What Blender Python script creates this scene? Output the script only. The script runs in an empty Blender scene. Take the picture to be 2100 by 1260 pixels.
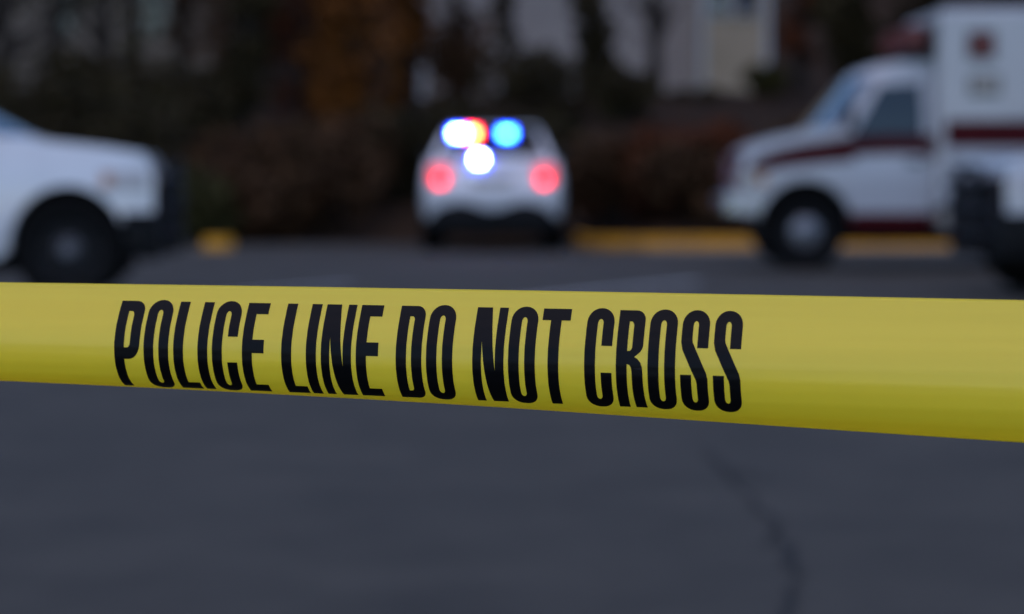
import bpy, bmesh, math, random
from mathutils import Vector, Matrix
from mathutils.geometry import tessellate_polygon

random.seed(7)
SC = bpy.context.scene
COL = SC.collection
R = math.radians

# ------------------------------------------------------------------ camera
CAM_H = 1.03
PITCH = math.atan(265 / 4958)
cam = bpy.data.cameras.new('camera')
cam.sensor_width = 36.0
cam.lens = 85.0
cam.clip_start = 0.05
cam.clip_end = 900
cam.dof.use_dof = True
cam.dof.focus_distance = 1.155
cam.dof.aperture_fstop = 7.0
cam_o = bpy.data.objects.new('camera', cam)
COL.objects.link(cam_o)
cam_o.location = (0, 0, CAM_H)
cam_o.rotation_euler = (R(90) - PITCH, 0, 0)
SC.camera = cam_o

# ------------------------------------------------------------------ world, sun, exposure
SUN_EL, SUN_ROT = R(66), R(205)
w = bpy.data.worlds.new('World')
SC.world = w
w.use_nodes = True
nt = w.node_tree
bg = nt.nodes['Background']
sky = nt.nodes.new('ShaderNodeTexSky')
sky.sky_type = 'NISHITA'
sky.sun_disc = False
sky.sun_elevation = SUN_EL
sky.sun_rotation = SUN_ROT
sky.air_density = 1.0
sky.dust_density = 0.3
sky.ozone_density = 5.0
nt.links.new(sky.outputs[0], bg.inputs['Color'])
bg.inputs['Strength'].default_value = 0.12
sun = bpy.data.lights.new('sun', 'SUN')
sun.energy = 0.40
sun.angle = R(80)
sun.color = (1.0, 0.60, 0.42)
sun_o = bpy.data.objects.new('sun', sun)
COL.objects.link(sun_o)
sdir = Vector((math.sin(SUN_ROT) * math.cos(SUN_EL), math.cos(SUN_ROT) * math.cos(SUN_EL), math.sin(SUN_EL)))
sun_o.rotation_euler = sdir.to_track_quat('Z', 'Y').to_euler()
sun_o.location = (0, -20, 30)
SC.view_settings.view_transform = 'Standard'
SC.view_settings.look = 'None'
SC.view_settings.gamma = 1.0
SC.view_settings.use_curve_mapping = False
SC.view_settings.exposure = 0.78
SC.cycles.use_denoising = True
SC.cycles.max_bounces = 6
SC.cycles.sample_clamp_indirect = 4.0

# ------------------------------------------------------------------ materials
def mat(name, col, rough=0.6, spec=0.5, metal=0.0, emit=None, estr=0.0, coat=0.0, noise=None, bump=None):
    """noise = (scale, second colour, lo, hi, stretch); bump = (scale, strength, distance, stretch)"""
    m = bpy.data.materials.new(name)
    m.use_nodes = True
    t = m.node_tree
    b = t.nodes['Principled BSDF']
    b.inputs['Base Color'].default_value = (*col, 1)
    b.inputs['Roughness'].default_value = rough
    b.inputs['Specular IOR Level'].default_value = spec
    b.inputs['Metallic'].default_value = metal
    b.inputs['Coat Weight'].default_value = coat
    b.inputs['Coat Roughness'].default_value = 0.06
    if emit:
        b.inputs['Emission Color'].default_value = (*emit, 1)
        b.inputs['Emission Strength'].default_value = estr
    def coords(stretch):
        tc = t.nodes.new('ShaderNodeTexCoord')
        mp = t.nodes.new('ShaderNodeMapping')
        mp.inputs['Scale'].default_value = stretch
        t.links.new(tc.outputs['Object'], mp.inputs['Vector'])
        return mp
    if noise:
        sc, c2, lo, hi, st = noise
        n = t.nodes.new('ShaderNodeTexNoise')
        n.inputs['Scale'].default_value = sc
        n.inputs['Detail'].default_value = 6
        n.inputs['Roughness'].default_value = 0.65
        t.links.new(coords(st).outputs[0], n.inputs['Vector'])
        r = t.nodes.new('ShaderNodeValToRGB')
        r.color_ramp.elements[0].position = lo
        r.color_ramp.elements[0].color = (*col, 1)
        r.color_ramp.elements[1].position = hi
        r.color_ramp.elements[1].color = (*c2, 1)
        t.links.new(n.outputs['Fac'], r.inputs['Fac'])
        t.links.new(r.outputs[0], b.inputs['Base Color'])
    if bump:
        sc, stg, dist, st = bump
        n = t.nodes.new('ShaderNodeTexNoise')
        n.inputs['Scale'].default_value = sc
        n.inputs['Detail'].default_value = 5
        t.links.new(coords(st).outputs[0], n.inputs['Vector'])
        bp = t.nodes.new('ShaderNodeBump')
        bp.inputs['Strength'].default_value = stg
        bp.inputs['Distance'].default_value = dist
        t.links.new(n.outputs['Fac'], bp.inputs['Height'])
        t.links.new(bp.outputs[0], b.inputs['Normal'])
    return m

ONE = (1, 1, 1)
M = {}
M['asphalt'] = mat('asphalt', (0.048, 0.042, 0.034), 0.88, 0.2, noise=(1.5, (0.078, 0.068, 0.054), 0.32, 0.72, ONE), bump=(90, 0.5, 0.006, ONE))
M['tar'] = mat('crack_filler', (0.026, 0.023, 0.020), 0.8, 0.15, noise=(9, (0.040, 0.036, 0.030), 0.4, 0.75, ONE))
M['road_paint'] = mat('worn_white_paint', (0.22, 0.22, 0.21), 0.7, 0.3, noise=(6, (0.46, 0.46, 0.44), 0.35, 0.6, ONE))
M['soil'] = mat('leaf_litter', (0.024, 0.015, 0.010), 0.95, 0.1, noise=(3.0, (0.060, 0.034, 0.016), 0.4, 0.75, ONE), bump=(14, 0.8, 0.05, ONE))
M['kerb_yellow'] = mat('yellow_kerb_paint', (0.62, 0.285, 0.02), 0.75, 0.2, noise=(5, (0.33, 0.18, 0.06), 0.5, 0.75, ONE))
M['gutter'] = mat('pale_concrete', (0.26, 0.20, 0.14), 0.85, 0.2, noise=(4, (0.36, 0.27, 0.18), 0.4, 0.7, ONE))
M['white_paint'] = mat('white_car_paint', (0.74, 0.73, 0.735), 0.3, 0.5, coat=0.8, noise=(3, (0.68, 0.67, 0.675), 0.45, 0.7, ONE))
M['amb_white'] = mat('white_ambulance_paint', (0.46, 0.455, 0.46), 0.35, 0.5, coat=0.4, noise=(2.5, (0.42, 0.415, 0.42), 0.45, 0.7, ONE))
M['maroon'] = mat('maroon_vinyl', (0.062, 0.0028, 0.005), 0.5, 0.12, noise=(6, (0.050, 0.0022, 0.004), 0.4, 0.7, ONE))
M['black_trim'] = mat('black_plastic', (0.007, 0.007, 0.008), 0.6, 0.15, noise=(20, (0.011, 0.011, 0.012), 0.4, 0.7, ONE))
M['push_metal'] = mat('black_powder_coat', (0.007, 0.007, 0.010), 0.45, 0.2, noise=(20, (0.010, 0.010, 0.013), 0.4, 0.7, ONE))
M['rubber'] = mat('tyre_rubber', (0.006, 0.006, 0.006), 0.9, 0.06, noise=(30, (0.010, 0.010, 0.010), 0.4, 0.7, ONE))
M['rim'] = mat('black_steel_rim', (0.010, 0.010, 0.011), 0.6, 0.15, noise=(12, (0.016, 0.016, 0.017), 0.4, 0.7, ONE))
M['hub'] = mat('bright_hub_cap', (0.22, 0.22, 0.23), 0.4, 0.5, metal=0.5, noise=(12, (0.16, 0.16, 0.17), 0.4, 0.7, ONE))
M['hub_dull'] = mat('dull_hub_cap', (0.10, 0.10, 0.11), 0.5, 0.4, noise=(12, (0.14, 0.14, 0.15), 0.4, 0.7, ONE))
M['glass'] = mat('dark_glass', (0.010, 0.014, 0.016), 0.05, 0.6, noise=(2, (0.013, 0.017, 0.019), 0.4, 0.7, ONE))
M['screen_glass'] = mat('windscreen_glass', (0.045, 0.085, 0.115), 0.03, 1.0, coat=1.0, noise=(2, (0.05, 0.09, 0.12), 0.4, 0.7, ONE))  # blue base colour stands in for sky reflected in the screen
M['silver_paint'] = mat('silver_car_paint', (0.50, 0.505, 0.52), 0.3, 0.5, coat=0.8, noise=(3, (0.45, 0.455, 0.47), 0.45, 0.7, ONE))
M['under'] = mat('underbody', (0.008, 0.008, 0.008), 0.9, 0.1, noise=(8, (0.013, 0.012, 0.011), 0.4, 0.7, ONE))
M['chrome'] = mat('chrome', (0.50, 0.52, 0.57), 0.25, 0.5, metal=1.0, noise=(6, (0.45, 0.47, 0.52), 0.4, 0.7, ONE))
M['headlamp'] = mat('headlamp_lens', (0.50, 0.44, 0.42), 0.12, 0.7, noise=(14, (0.40, 0.36, 0.35), 0.4, 0.7, ONE))
M['amber'] = mat('amber_lens', (0.50, 0.20, 0.07), 0.2, 0.6, noise=(14, (0.42, 0.16, 0.05), 0.4, 0.7, ONE))
M['red_lens'] = mat('red_lens', (0.10, 0.004, 0.007), 0.25, 0.4, noise=(14, (0.13, 0.005, 0.009), 0.4, 0.7, ONE))
M['tan_lens'] = mat('tan_lens', (0.36, 0.32, 0.28), 0.3, 0.5, noise=(14, (0.30, 0.27, 0.23), 0.4, 0.7, ONE))
M['seam'] = mat('black_seam', (0.02, 0.02, 0.022), 0.7, 0.2, noise=(10, (0.03, 0.03, 0.03), 0.4, 0.7, ONE))
M['em_white_blue'] = mat('lit_white_blue', (0.5, 0.6, 0.8), 0.3, 0.5, emit=(0.30, 0.62, 1.0), estr=42)
M['em_cyan'] = mat('lit_cyan_blue', (0.1, 0.4, 0.8), 0.3, 0.5, emit=(0.10, 0.62, 1.0), estr=13)
M['em_blue_fringe'] = mat('lit_blue_fringe', (0.01, 0.05, 0.5), 0.3, 0.5, emit=(0.0, 0.05, 1.0), estr=10)  # added glow: blue fringe round the bright light cores
M['em_orange'] = mat('lit_red_orange', (0.6, 0.2, 0.02), 0.3, 0.5, emit=(1.0, 0.36, 0.04), estr=24)
M['em_red'] = mat('lit_red', (0.5, 0.01, 0.02), 0.3, 0.5, emit=(1.0, 0.002, 0.05), estr=14)
M['em_white'] = mat('lit_white', (0.8, 0.9, 1.0), 0.3, 0.5, emit=(0.62, 0.85, 1.0), estr=42)
M['em_tail'] = mat('lit_tail_red', (0.6, 0.02, 0.02), 0.3, 0.5, emit=(1.0, 0.004, 0.012), estr=4.6)
M['em_tail_deep'] = mat('lit_tail_deep_red', (0.5, 0.01, 0.01), 0.3, 0.5, emit=(1.0, 0.004, 0.012), estr=0.8)
M['siding_grey'] = mat('pale_grey_siding', (0.47, 0.405, 0.365), 0.8, 0.3, noise=(1.2, (0.39, 0.335, 0.30), 0.4, 0.7, ONE))
M['siding_cream'] = mat('cream_siding', (0.46, 0.36, 0.25), 0.8, 0.3, noise=(1.2, (0.39, 0.31, 0.21), 0.4, 0.7, ONE))
M['siding_dim'] = mat('dim_siding', (0.20, 0.165, 0.13), 0.9, 0.2, noise=(1.2, (0.14, 0.115, 0.09), 0.4, 0.7, ONE))  # dimness behind the bare branches is put into the siding colour
M['roof'] = mat('dark_shingles', (0.035, 0.032, 0.032), 0.9, 0.2, noise=(6, (0.055, 0.05, 0.048), 0.4, 0.7, ONE))
M['trim_white'] = mat('white_trim', (0.5, 0.5, 0.5), 0.6, 0.4, noise=(6, (0.44, 0.44, 0.44), 0.4, 0.7, ONE))
M['pane'] = mat('window_pane', (0.015, 0.02, 0.032), 0.06, 0.7, noise=(3, (0.02, 0.025, 0.038), 0.4, 0.7, ONE))
M['bark'] = mat('dark_bark', (0.028, 0.022, 0.018), 0.95, 0.1, noise=(8, (0.045, 0.036, 0.03), 0.4, 0.7, (1, 1, 0.2)), bump=(20, 0.6, 0.02, (1, 1, 0.2)))

def leaf(name, c1, c2):
    return mat(name, c1, 0.8, 0.15, noise=(1.3, c2, 0.35, 0.65, ONE))
M['l_dark'] = leaf('dark_green_leaves', (0.028, 0.021, 0.009), (0.046, 0.033, 0.012))
M['l_olive'] = leaf('olive_leaves', (0.040, 0.036, 0.012), (0.062, 0.054, 0.014))
M['l_orange'] = leaf('rust_orange_leaves', (0.21, 0.070, 0.010), (0.11, 0.038, 0.009))
M['l_brown'] = leaf('dry_brown_leaves', (0.058, 0.029, 0.013), (0.088, 0.042, 0.017))
M['l_rust'] = leaf('red_brown_leaves', (0.13, 0.036, 0.012), (0.07, 0.024, 0.011))
M['l_grey'] = leaf('grey_twigs', (0.065, 0.052, 0.042), (0.095, 0.077, 0.062))

# tape film: yellow, slightly translucent, long faint stretch lines
M['film'] = mat('yellow_film', (1.0, 0.85, 0.11), 0.36, 1.0, noise=(1.0, (0.96, 0.81, 0.10), 0.4, 0.62, (3, 3, 260)), bump=(1.0, 0.03, 0.002, (4, 4, 300)))
_t = M['film'].node_tree
_p = _t.nodes['Principled BSDF']
_tr = _t.nodes.new('ShaderNodeBsdfTranslucent')          # thin plastic lets some light through
_tr.inputs['Color'].default_value = (1.25, 1.02, 0.05, 1)
_mx = _t.nodes.new('ShaderNodeMixShader')
_mx.inputs['Fac'].default_value = 0.58
_t.links.new(_p.outputs[0], _mx.inputs[1])
_t.links.new(_tr.outputs[0], _mx.inputs[2])
_t.links.new(_mx.outputs[0], _t.nodes['Material Output'].inputs['Surface'])
M['ink'] = mat('black_ink', (0.003, 0.003, 0.0035), 0.36, 0.12, noise=(40, (0.005, 0.005, 0.006), 0.4, 0.7, ONE), bump=(1.0, 0.03, 0.002, (4, 4, 300)))

# ------------------------------------------------------------------ object helpers
def link(name, me, m=None, parent=None):
    o = bpy.data.objects.new(name, me)
    COL.objects.link(o)
    if m is not None and me is not None and not me.materials:
        me.materials.append(M[m])
    if parent is not None:
        o.parent = parent
    return o

def finish(name, bm, m, parent=None, bevel=0.0, smooth=False, seg=2):
    bmesh.ops.recalc_face_normals(bm, faces=bm.faces)
    me = bpy.data.meshes.new(name)
    bm.to_mesh(me)
    bm.free()
    if smooth or bevel:
        for p in me.polygons:
            p.use_smooth = True
    o = link(name, me, m, parent)
    if bevel:
        b = o.modifiers.new('bevel', 'BEVEL')
        b.width = bevel
        b.segments = seg
        b.limit_method = 'ANGLE'
        b.angle_limit = R(38)
        b.harden_normals = True
    elif smooth:
        try:
            me.set_sharp_from_angle(angle=R(40))
        except Exception:
            pass
    return o

def tag(o, label, cat, group=None, kind=None):
    o['label'] = label
    if cat:
        o['category'] = cat
    if group:
        o['group'] = group
    if kind:
        o['kind'] = kind
    return o

def empty(name, loc, rz=0.0):
    o = bpy.data.objects.new(name, None)
    o.empty_display_size = 0.2
    COL.objects.link(o)
    o.location = loc
    o.rotation_euler = (0, 0, rz)
    return o

def box(bm, x0, x1, y0, y1, z0, z1):
    vs = [bm.verts.new((x, y, z)) for x in (x0, x1) for y in (y0, y1) for z in (z0, z1)]
    for f in ((0, 1, 3, 2), (4, 6, 7, 5), (0, 4, 5, 1), (2, 3, 7, 6), (0, 2, 6, 4), (1, 5, 7, 3)):
        bm.faces.new([vs[i] for i in f])

def prism(bm, pts, d):
    """closed prism from a ring of 3-D points pushed along vector d"""
    d = Vector(d)
    a = [bm.verts.new(p) for p in pts]
    b = [bm.verts.new(Vector(p) + d) for p in pts]
    n = len(a)
    bm.faces.new(a)
    bm.faces.new(b[::-1])
    for i in range(n):
        bm.faces.new((a[i], b[i], b[(i + 1) % n], a[(i + 1) % n]))

def tube(bm, p0, p1, r0, r1, n=7):
    p0, p1 = Vector(p0), Vector(p1)
    q = (p1 - p0).to_track_quat('Z', 'Y')
    a, b = [], []
    for i in range(n):
        c = Vector((math.cos(2 * math.pi * i / n), math.sin(2 * math.pi * i / n), 0))
        a.append(bm.verts.new(p0 + q @ (c * r0)))
        b.append(bm.verts.new(p1 + q @ (c * r1)))
    for i in range(n):
        bm.faces.new((a[i], a[(i + 1) % n], b[(i + 1) % n], b[i]))
    bm.faces.new(a[::-1])
    bm.faces.new(b)

def lathe_y(bm, prof, n=28, ring=False):
    """revolve (radius, y) pairs about the y axis"""
    rings = []
    for r, y in prof:
        rings.append([bm.verts.new((r * math.cos(2 * math.pi * i / n), y, r * math.sin(2 * math.pi * i / n))) for i in range(n)])
    for a, b in zip(rings, rings[1:]):
        for i in range(n):
            bm.faces.new((a[i], a[(i + 1) % n], b[(i + 1) % n], b[i]))
    if not ring:
        bm.faces.new(rings[0][::-1])
        bm.faces.new(rings[-1])

def arc(cx, cz, r, a0, a1, n=14):
    return [(cx + r * math.cos(R(a0 + (a1 - a0) * i / n)), cz + r * math.sin(R(a0 + (a1 - a0) * i / n))) for i in range(n + 1)]

# ------------------------------------------------------------------ ground, asphalt, hillside
def sheet(name, pts, z, m, label, kind='structure'):
    bm = bmesh.new()
    bm.faces.new([bm.verts.new((x, y, z)) for x, y in pts])
    o = finish(name, bm, m)
    tag(o, label, None, kind=kind)
    return o

sheet('ground', [(-450, -450), (450, -450), (450, 450), (-450, 450)], -0.008, 'soil', 'dark bare earth beyond the car park')
sheet('car_park', [(-60, -120), (60, -120), (60, 37.6), (-60, 37.6)], 0.0, 'asphalt', 'dark grey asphalt of the car park')

def hill_z(x, y):
    start = 36.3
    if -6.0 < x < 2.0:                      # the driveway mouth cuts into the foot of the slope
        k = min(1.0, min(x + 6.0, 2.0 - x) / 1.5)
        start += 3.2 * k
    d = y - start
    prof = [(-1, -0.06), (0, -0.02), (1.2, 0.35), (4, 1.0), (9, 2.0), (16, 2.75), (22, 3.0), (32, 3.15), (38, 5.0), (55, 14.0), (80, 21.0), (95, 22)]
    if d <= prof[0][0]:
        return prof[0][1]
    for (a, za), (b, zb) in zip(prof, prof[1:]):
        if d <= b:
            z = za + (zb - za) * (d - a) / (b - a)
            break
    else:
        z = prof[-1][1]
    if d > 0:
        z += 0.12 * math.sin(x * 1.3 + y * 0.7) * min(1, d / 3) + 0.09 * math.sin(x * 2.9 - y * 1.7) * min(1, d / 3)
    return z

bm = bmesh.new()
NX, NY = 120, 90
grid = []
for j in range(NY + 1):
    y = 34.6 + (130 - 34.6) * (j / NY) ** 1.7
    row = []
    for i in range(NX + 1):
        x = -70 + 140 * i / NX
        row.append(bm.verts.new((x, y, hill_z(x, y))))
    grid.append(row)
for j in range(NY):
    for i in range(NX):
        bm.faces.new((grid[j][i], grid[j][i + 1], grid[j + 1][i + 1], grid[j + 1][i]))
tag(finish('hillside', bm, 'soil', smooth=True), 'dark wooded bank covered with fallen leaves behind the car park', None, kind='structure')

# painted stall lines (worn) on the asphalt, running away behind the tape
def stripe(x0, y0, x1, y1, wd):
    bm = bmesh.new()
    d = Vector((x1 - x0, y1 - y0)).normalized()
    n = Vector((-d.y, d.x)) * wd / 2
    vs = [bm.verts.new((x0 + n.x, y0 + n.y, 0.004)), bm.verts.new((x0 - n.x, y0 - n.y, 0.004)),
          bm.verts.new((x1 - n.x, y1 - n.y, 0.004)), bm.verts.new((x1 + n.x, y1 + n.y, 0.004))]
    bm.faces.new(vs)
    return finish('painted_line', bm, 'road_paint')
tag(stripe(1.84, 23.9, -1.4, 17.3, 0.2), 'worn white stall line on the asphalt right of the middle police vehicle', None, kind='structure')
tag(stripe(-1.55, 23.2, -4.7, 16.6, 0.18), 'worn white stall line on the asphalt below and left of the middle police vehicle', None, kind='structure')

# long irregular crack in the foreground asphalt
cpts = [(0.645, 8.2, .006), (0.668, 7.95, .05), (0.672, 7.72, .07), (0.69, 7.5, .045), (0.675, 7.3, .012), (0.70, 7.0, .018), (0.69, 6.75, .04), (0.712, 6.5, .05), (0.69, 6.25, .02),
        (0.70, 6.05, .045), (0.672, 5.8, .055), (0.68, 5.6, .02), (0.63, 5.42, .03), (0.60, 5.2, .05), (0.55, 4.9, .02), (0.50, 4.5, .02)]
bm = bmesh.new()
def crack_run(pts):
    prev = None
    for x, y, wd in pts:
        cur = (bm.verts.new((x - wd / 2, y, 0.004)), bm.verts.new((x + wd / 2, y, 0.004)))
        if prev:
            bm.faces.new((prev[0], prev[1], cur[1], cur[0]))
        prev = cur
crng = random.Random(5)
fine = []
for (xa, ya, wa), (xb, yb, wb) in zip(cpts, cpts[1:]):
    for k in range(4):
        f = k / 4
        fine.append((xa + (xb - xa) * f + crng.uniform(-.012, .012), ya + (yb - ya) * f, max(0.006, (wa + (wb - wa) * f) * crng.uniform(.25, .75))))
K = 1.1075
fine = [(x * K, y * K, w_ * K) for x, y, w_ in fine]
crack_run(fine)
crack_run([(0.775, 8.44, .02), (0.82, 8.3, .012), (0.85, 8.2, .008), (0.89, 8.14, .004)])
crack_run([(0.775, 6.98, .018), (0.735, 6.87, .012), (0.725, 6.76, .008), (0.69, 6.67, .004)])
tag(finish('crack', bm, 'tar'), 'dark irregular crack running through the asphalt in front of the tape', None, kind='structure')

# kerb of cast segments with a concrete gutter
kerb = empty('kerb', (0, 35.2, 0))
tag(kerb, 'yellow painted kerb running behind the ambulance', None, kind='structure')
def kerb_piece(pts, m, name='kerb_segment', parent=None):
    """pts: front-edge polyline in the kerb's frame; profile 0.15 high, 0.16 deep"""
    bm = bmesh.new()
    rows = []
    for i, (x, y) in enumerate(pts):
        a = Vector(pts[max(0, i - 1)])
        b = Vector(pts[min(len(pts) - 1, i + 1)])
        d = (b - a).normalized()
        n = Vector((-d.y, d.x))
        sec = [(0, 0.0), (0.02, 0.155), (0.045, 0.175), (0.18, 0.175), (0.18, 0.0)]
        rows.append([bm.verts.new((x + n.x * q, y + n.y * q, z)) for q, z in sec])
    for a, b in zip(rows, rows[1:]):
        for k in range(5):
            bm.faces.new((a[k], a[(k + 1) % 5], b[(k + 1) % 5], b[k]))
    bm.faces.new(rows[0])
    bm.faces.new(rows[-1][::-1])
    return finish(name, bm, m, parent)
ret = [(0.95 + 0.9 * (1 - math.sin(R(a))), 0.9 * (1 - math.cos(R(a)))) for a in (80, 60, 40, 20, 0)]
kerb_piece([(0.93, 2.0)] + ret, 'kerb_yellow', parent=kerb)
x = 1.86
while x < 15:
    kerb_piece([(x, 0), (x + 1.79, 0)], 'kerb_yellow', parent=kerb)
    x += 1.8
bm = bmesh.new()
x = 1.9
while x < 15:
    box(bm, x, x + 2.985, -1.3, -0.004, 0.0, 0.012)
    x += 3.0
finish('gutter', bm, 'gutter', kerb)

kl = empty('kerb_end', (-4.22, 34.5, 0))
tag(kl, 'short stub of yellow painted kerb beyond the left police vehicle', 'kerb')
kerb_piece([(-0.22, 0.25), (-0.2, 0.02), (0.12, 0.0), (0.24, 0.14)], 'kerb_yellow', 'kerb_segment', kl)
bm = bmesh.new()
box(bm, -0.3, 0.3, -0.3, -0.04, 0.0, 0.012)
finish('gutter', bm, 'gutter', kl)

# ------------------------------------------------------------------ houses on the slope
def board_wall(bm, x0, x1, y, z0, z1, step=0.2, holes=()):
    """lap siding facing -Y: every board tilts out at its lower edge"""
    z = z0
    while z < z1 - 0.01:
        t = min(z1, z + step)
        segs = [(x0, x1)]
        for hx0, hx1, hz0, hz1 in holes:
            if t > hz0 and z < hz1:
                new = []
                for a, b in segs:
                    if hx0 > a and hx1 < b:
                        new += [(a, hx0), (hx1, b)]
                    else:
                        new.append((a, b))
                segs = new
        for a, b in segs:
            vs = [bm.verts.new(p) for p in ((a, y - 0.022, z), (b, y - 0.022, z), (b, y - 0.004, t), (a, y - 0.004, t), (a, y, z), (b, y, z))]
            bm.faces.new((vs[0], vs[1], vs[2], vs[3]))
            bm.faces.new((vs[4], vs[5], vs[1], vs[0]))
        z = t

def window(parent, x0, x1, z0, z1, y, m_frame='trim_white'):
    bm = bmesh.new()
    f = 0.07
    for a in ((x0, x1, z0, z0 + f), (x0, x1, z1 - f, z1), (x0, x0 + f, z0 + f, z1 - f), (x1 - f, x1, z0 + f, z1 - f)):
        box(bm, a[0], a[1], y - 0.05, y + 0.03, a[2], a[3])
    mid = (z0 + z1) / 2
    box(bm, x0 + f, x1 - f, y - 0.04, y + 0.02, mid - 0.025, mid + 0.025)
    o = finish('window', bm, m_frame, parent)
    bm = bmesh.new()
    box(bm, x0 + f, x1 - f, y - 0.012, y - 0.002, z0 + f, mid - 0.026)
    box(bm, x0 + f, x1 - f, y - 0.012, y - 0.002, mid + 0.026, z1 - f)
    finish('pane', bm, 'pane', o)
    return o

HB = 3.0
house = empty('house', (0, 60.5, HB))
tag(house, 'pale sided house with cream bay and dark windows standing above the wooded bank', 'house')
wins = [(-1.7, -0.9, 3.6, 5.0), (3.0, 3.7, 2.9, 4.3)]
bm = bmesh.new()
board_wall(bm, -2.3, 4.6, 0, 0, 5.6, 0.2, wins)
box(bm, -2.3, 4.6, 0.05, 7.0, 0, 5.6)
finish('wall', bm, 'siding_grey', house)
for wn in wins:
    window(house, *wn, 0.0)
wins2 = [(4.78, 5.36, 1.98, 3.5), (5.44, 6.02, 1.98, 3.5)]
bm = bmesh.new()
board_wall(bm, 4.6, 6.3, -1.0, 0, 5.6, 0.2, [(4.74, 6.06, 1.98, 3.5)])
box(bm, 4.6, 6.3, -0.96, 7.0, 0, 5.6)
finish('bay_wall', bm, 'siding_cream', house)['label'] = 'warm cream sided bay'
for wn in wins2:
    window(house, *wn, -1.0)
bm = bmesh.new()
prism(bm, [(-2.8, -1.6, 5.6), (-2.8, 7.5, 5.6), (-2.8, 3.0, 8.2)], (9.6, 0, 0))
finish('roof', bm, 'roof', house)
for xx in (-2.3, -0.1, 4.62, 6.2):
    bm = bmesh.new()
    box(bm, xx - 0.02, xx + 0.12, -1.05 if xx > 4 else -0.05, -1.025 if xx > 4 else -0.026, 0, 5.6)
    finish('corner_trim', bm, 'trim_white', house)

house2 = empty('house', (0, 68, 3.1))
tag(house2, 'dim grey house half hidden behind the bare trees at upper left', 'house')
w2 = [(-13.0, -12.2, 1.9, 3.3), (-10.4, -9.6, 1.9, 3.3)]
bm = bmesh.new()
board_wall(bm, -16.0, -8.0, 0, 0, 5.5, 0.2, w2)
box(bm, -16.0, -8.0, 0.05, 7.0, 0, 5.5)
finish('wall', bm, 'siding_dim', house2)
for wn in w2:
    window(house2, *wn, 0.0, 'siding_dim')
bm = bmesh.new()
prism(bm, [(-16.5, -0.6, 5.5), (-16.5, 7.5, 5.5), (-16.5, 3.4, 7.9)], (9.0, 0, 0))
finish('roof', bm, 'roof', house2)

# ------------------------------------------------------------------ trees and brush
def leaf_cloud(name, blobs, n, size, m, parent):
    """leaf-sized quads filling ellipsoid clumps, denser near their skins"""
    verts, faces = [], []
    tot = sum(b[3] * b[4] for b in blobs)
    for (cx, cy, cz, rx, rz) in blobs:
        k = int(n * rx * rz / tot)
        for _ in range(k):
            while True:
                v = Vector((random.uniform(-1, 1), random.uniform(-1, 1), random.uniform(-1, 1)))
                if v.length < 1:
                    break
            v = v.normalized() * (v.length ** 0.6)
            p = Vector((cx + v.x * rx, cy + v.y * rx, cz + v.z * rz))
            a = Vector((random.gauss(0, 1), random.gauss(0, 1), random.gauss(0, 0.7))).normalized()
            b = a.cross(Vector((random.gauss(0, 1), random.gauss(0, 1), random.gauss(0, 1)))).normalized()
            s = size * random.uniform(0.6, 1.3)
            i = len(verts)
            verts += [p - a * s, p + b * s * 0.45, p + a * s, p - b * s * 0.45]
            faces.append((i, i + 1, i + 2, i + 3))
    me = bpy.data.meshes.new(name)
    me.from_pydata(verts, [], faces)
    return link(name, me, m, parent)

def tree(px, Y, h, cr, m, label, trunk_h=None, n=1500, group='trees on the wooded bank', leafsize=0.15, bare=False, name='tree'):
    X = (px - 1050) / 4958 * Y
    z = hill_z(X, Y) - 0.05
    o = empty(name, (X, Y, z))
    tag(o, label, 'tree', group)
    th = trunk_h or h * 0.4
    bm = bmesh.new()
    r0 = 0.05 + h * 0.018
    lean = random.uniform(-0.25, 0.25)
    tube(bm, (0, 0, 0), (lean * 0.5, 0, th), r0, r0 * 0.75, 9)
    tube(bm, (lean * 0.5, 0, th - 0.02), (lean, 0, h * 0.85), r0 * 0.74, r0 * 0.2, 8)
    for k in range(7 if not bare else 14):
        z0 = random.uniform(th * 0.8, h * 0.75)
        a = random.uniform(0, 6.28)
        l = cr * random.uniform(0.6, 1.0)
        bx = lean * (0.5 if z0 <= th else 0.5 + 0.5 * (z0 - th) / max(0.1, h * 0.85 - th))
        e = (bx + math.cos(a) * l, math.sin(a) * l, min(h * 0.97, z0 + l * random.uniform(0.5, 1.1)))
        tube(bm, (bx, 0, z0), e, r0 * 0.34, r0 * 0.07, 6)
        if bare:
            for q in range(3):
                f = random.uniform(0.4, 0.9)
                s = Vector((bx, 0, z0)).lerp(Vector(e), f)
                tube(bm, s, s + Vector((random.uniform(-.5, .5), random.uniform(-.5, .5), random.uniform(.2, .9))), r0 * 0.14, r0 * 0.03, 5)
    finish('trunk', bm, 'bark', o, smooth=True)
    blobs = []
    nb = max(8, int(h * 3.2))
    for k in range(nb):
        a = random.uniform(0, 6.28)
        q = random.uniform(0.2, 0.75)
        s = cr * random.uniform(0.34, 0.52)
        zz = th + s * 0.6 + (h * 0.94 - th - s) * (k + random.random()) / nb
        f = 1.0 - 0.35 * abs((zz - (th + h) / 2) / ((h - th) / 2 + 0.01))
        blobs.append((math.cos(a) * cr * q * f, math.sin(a) * cr * q * f, zz, s, s * random.uniform(0.7, 1.0)))
    leaf_cloud('crown', blobs, int(n * 1.7), leafsize, m, o)
    return o

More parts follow.
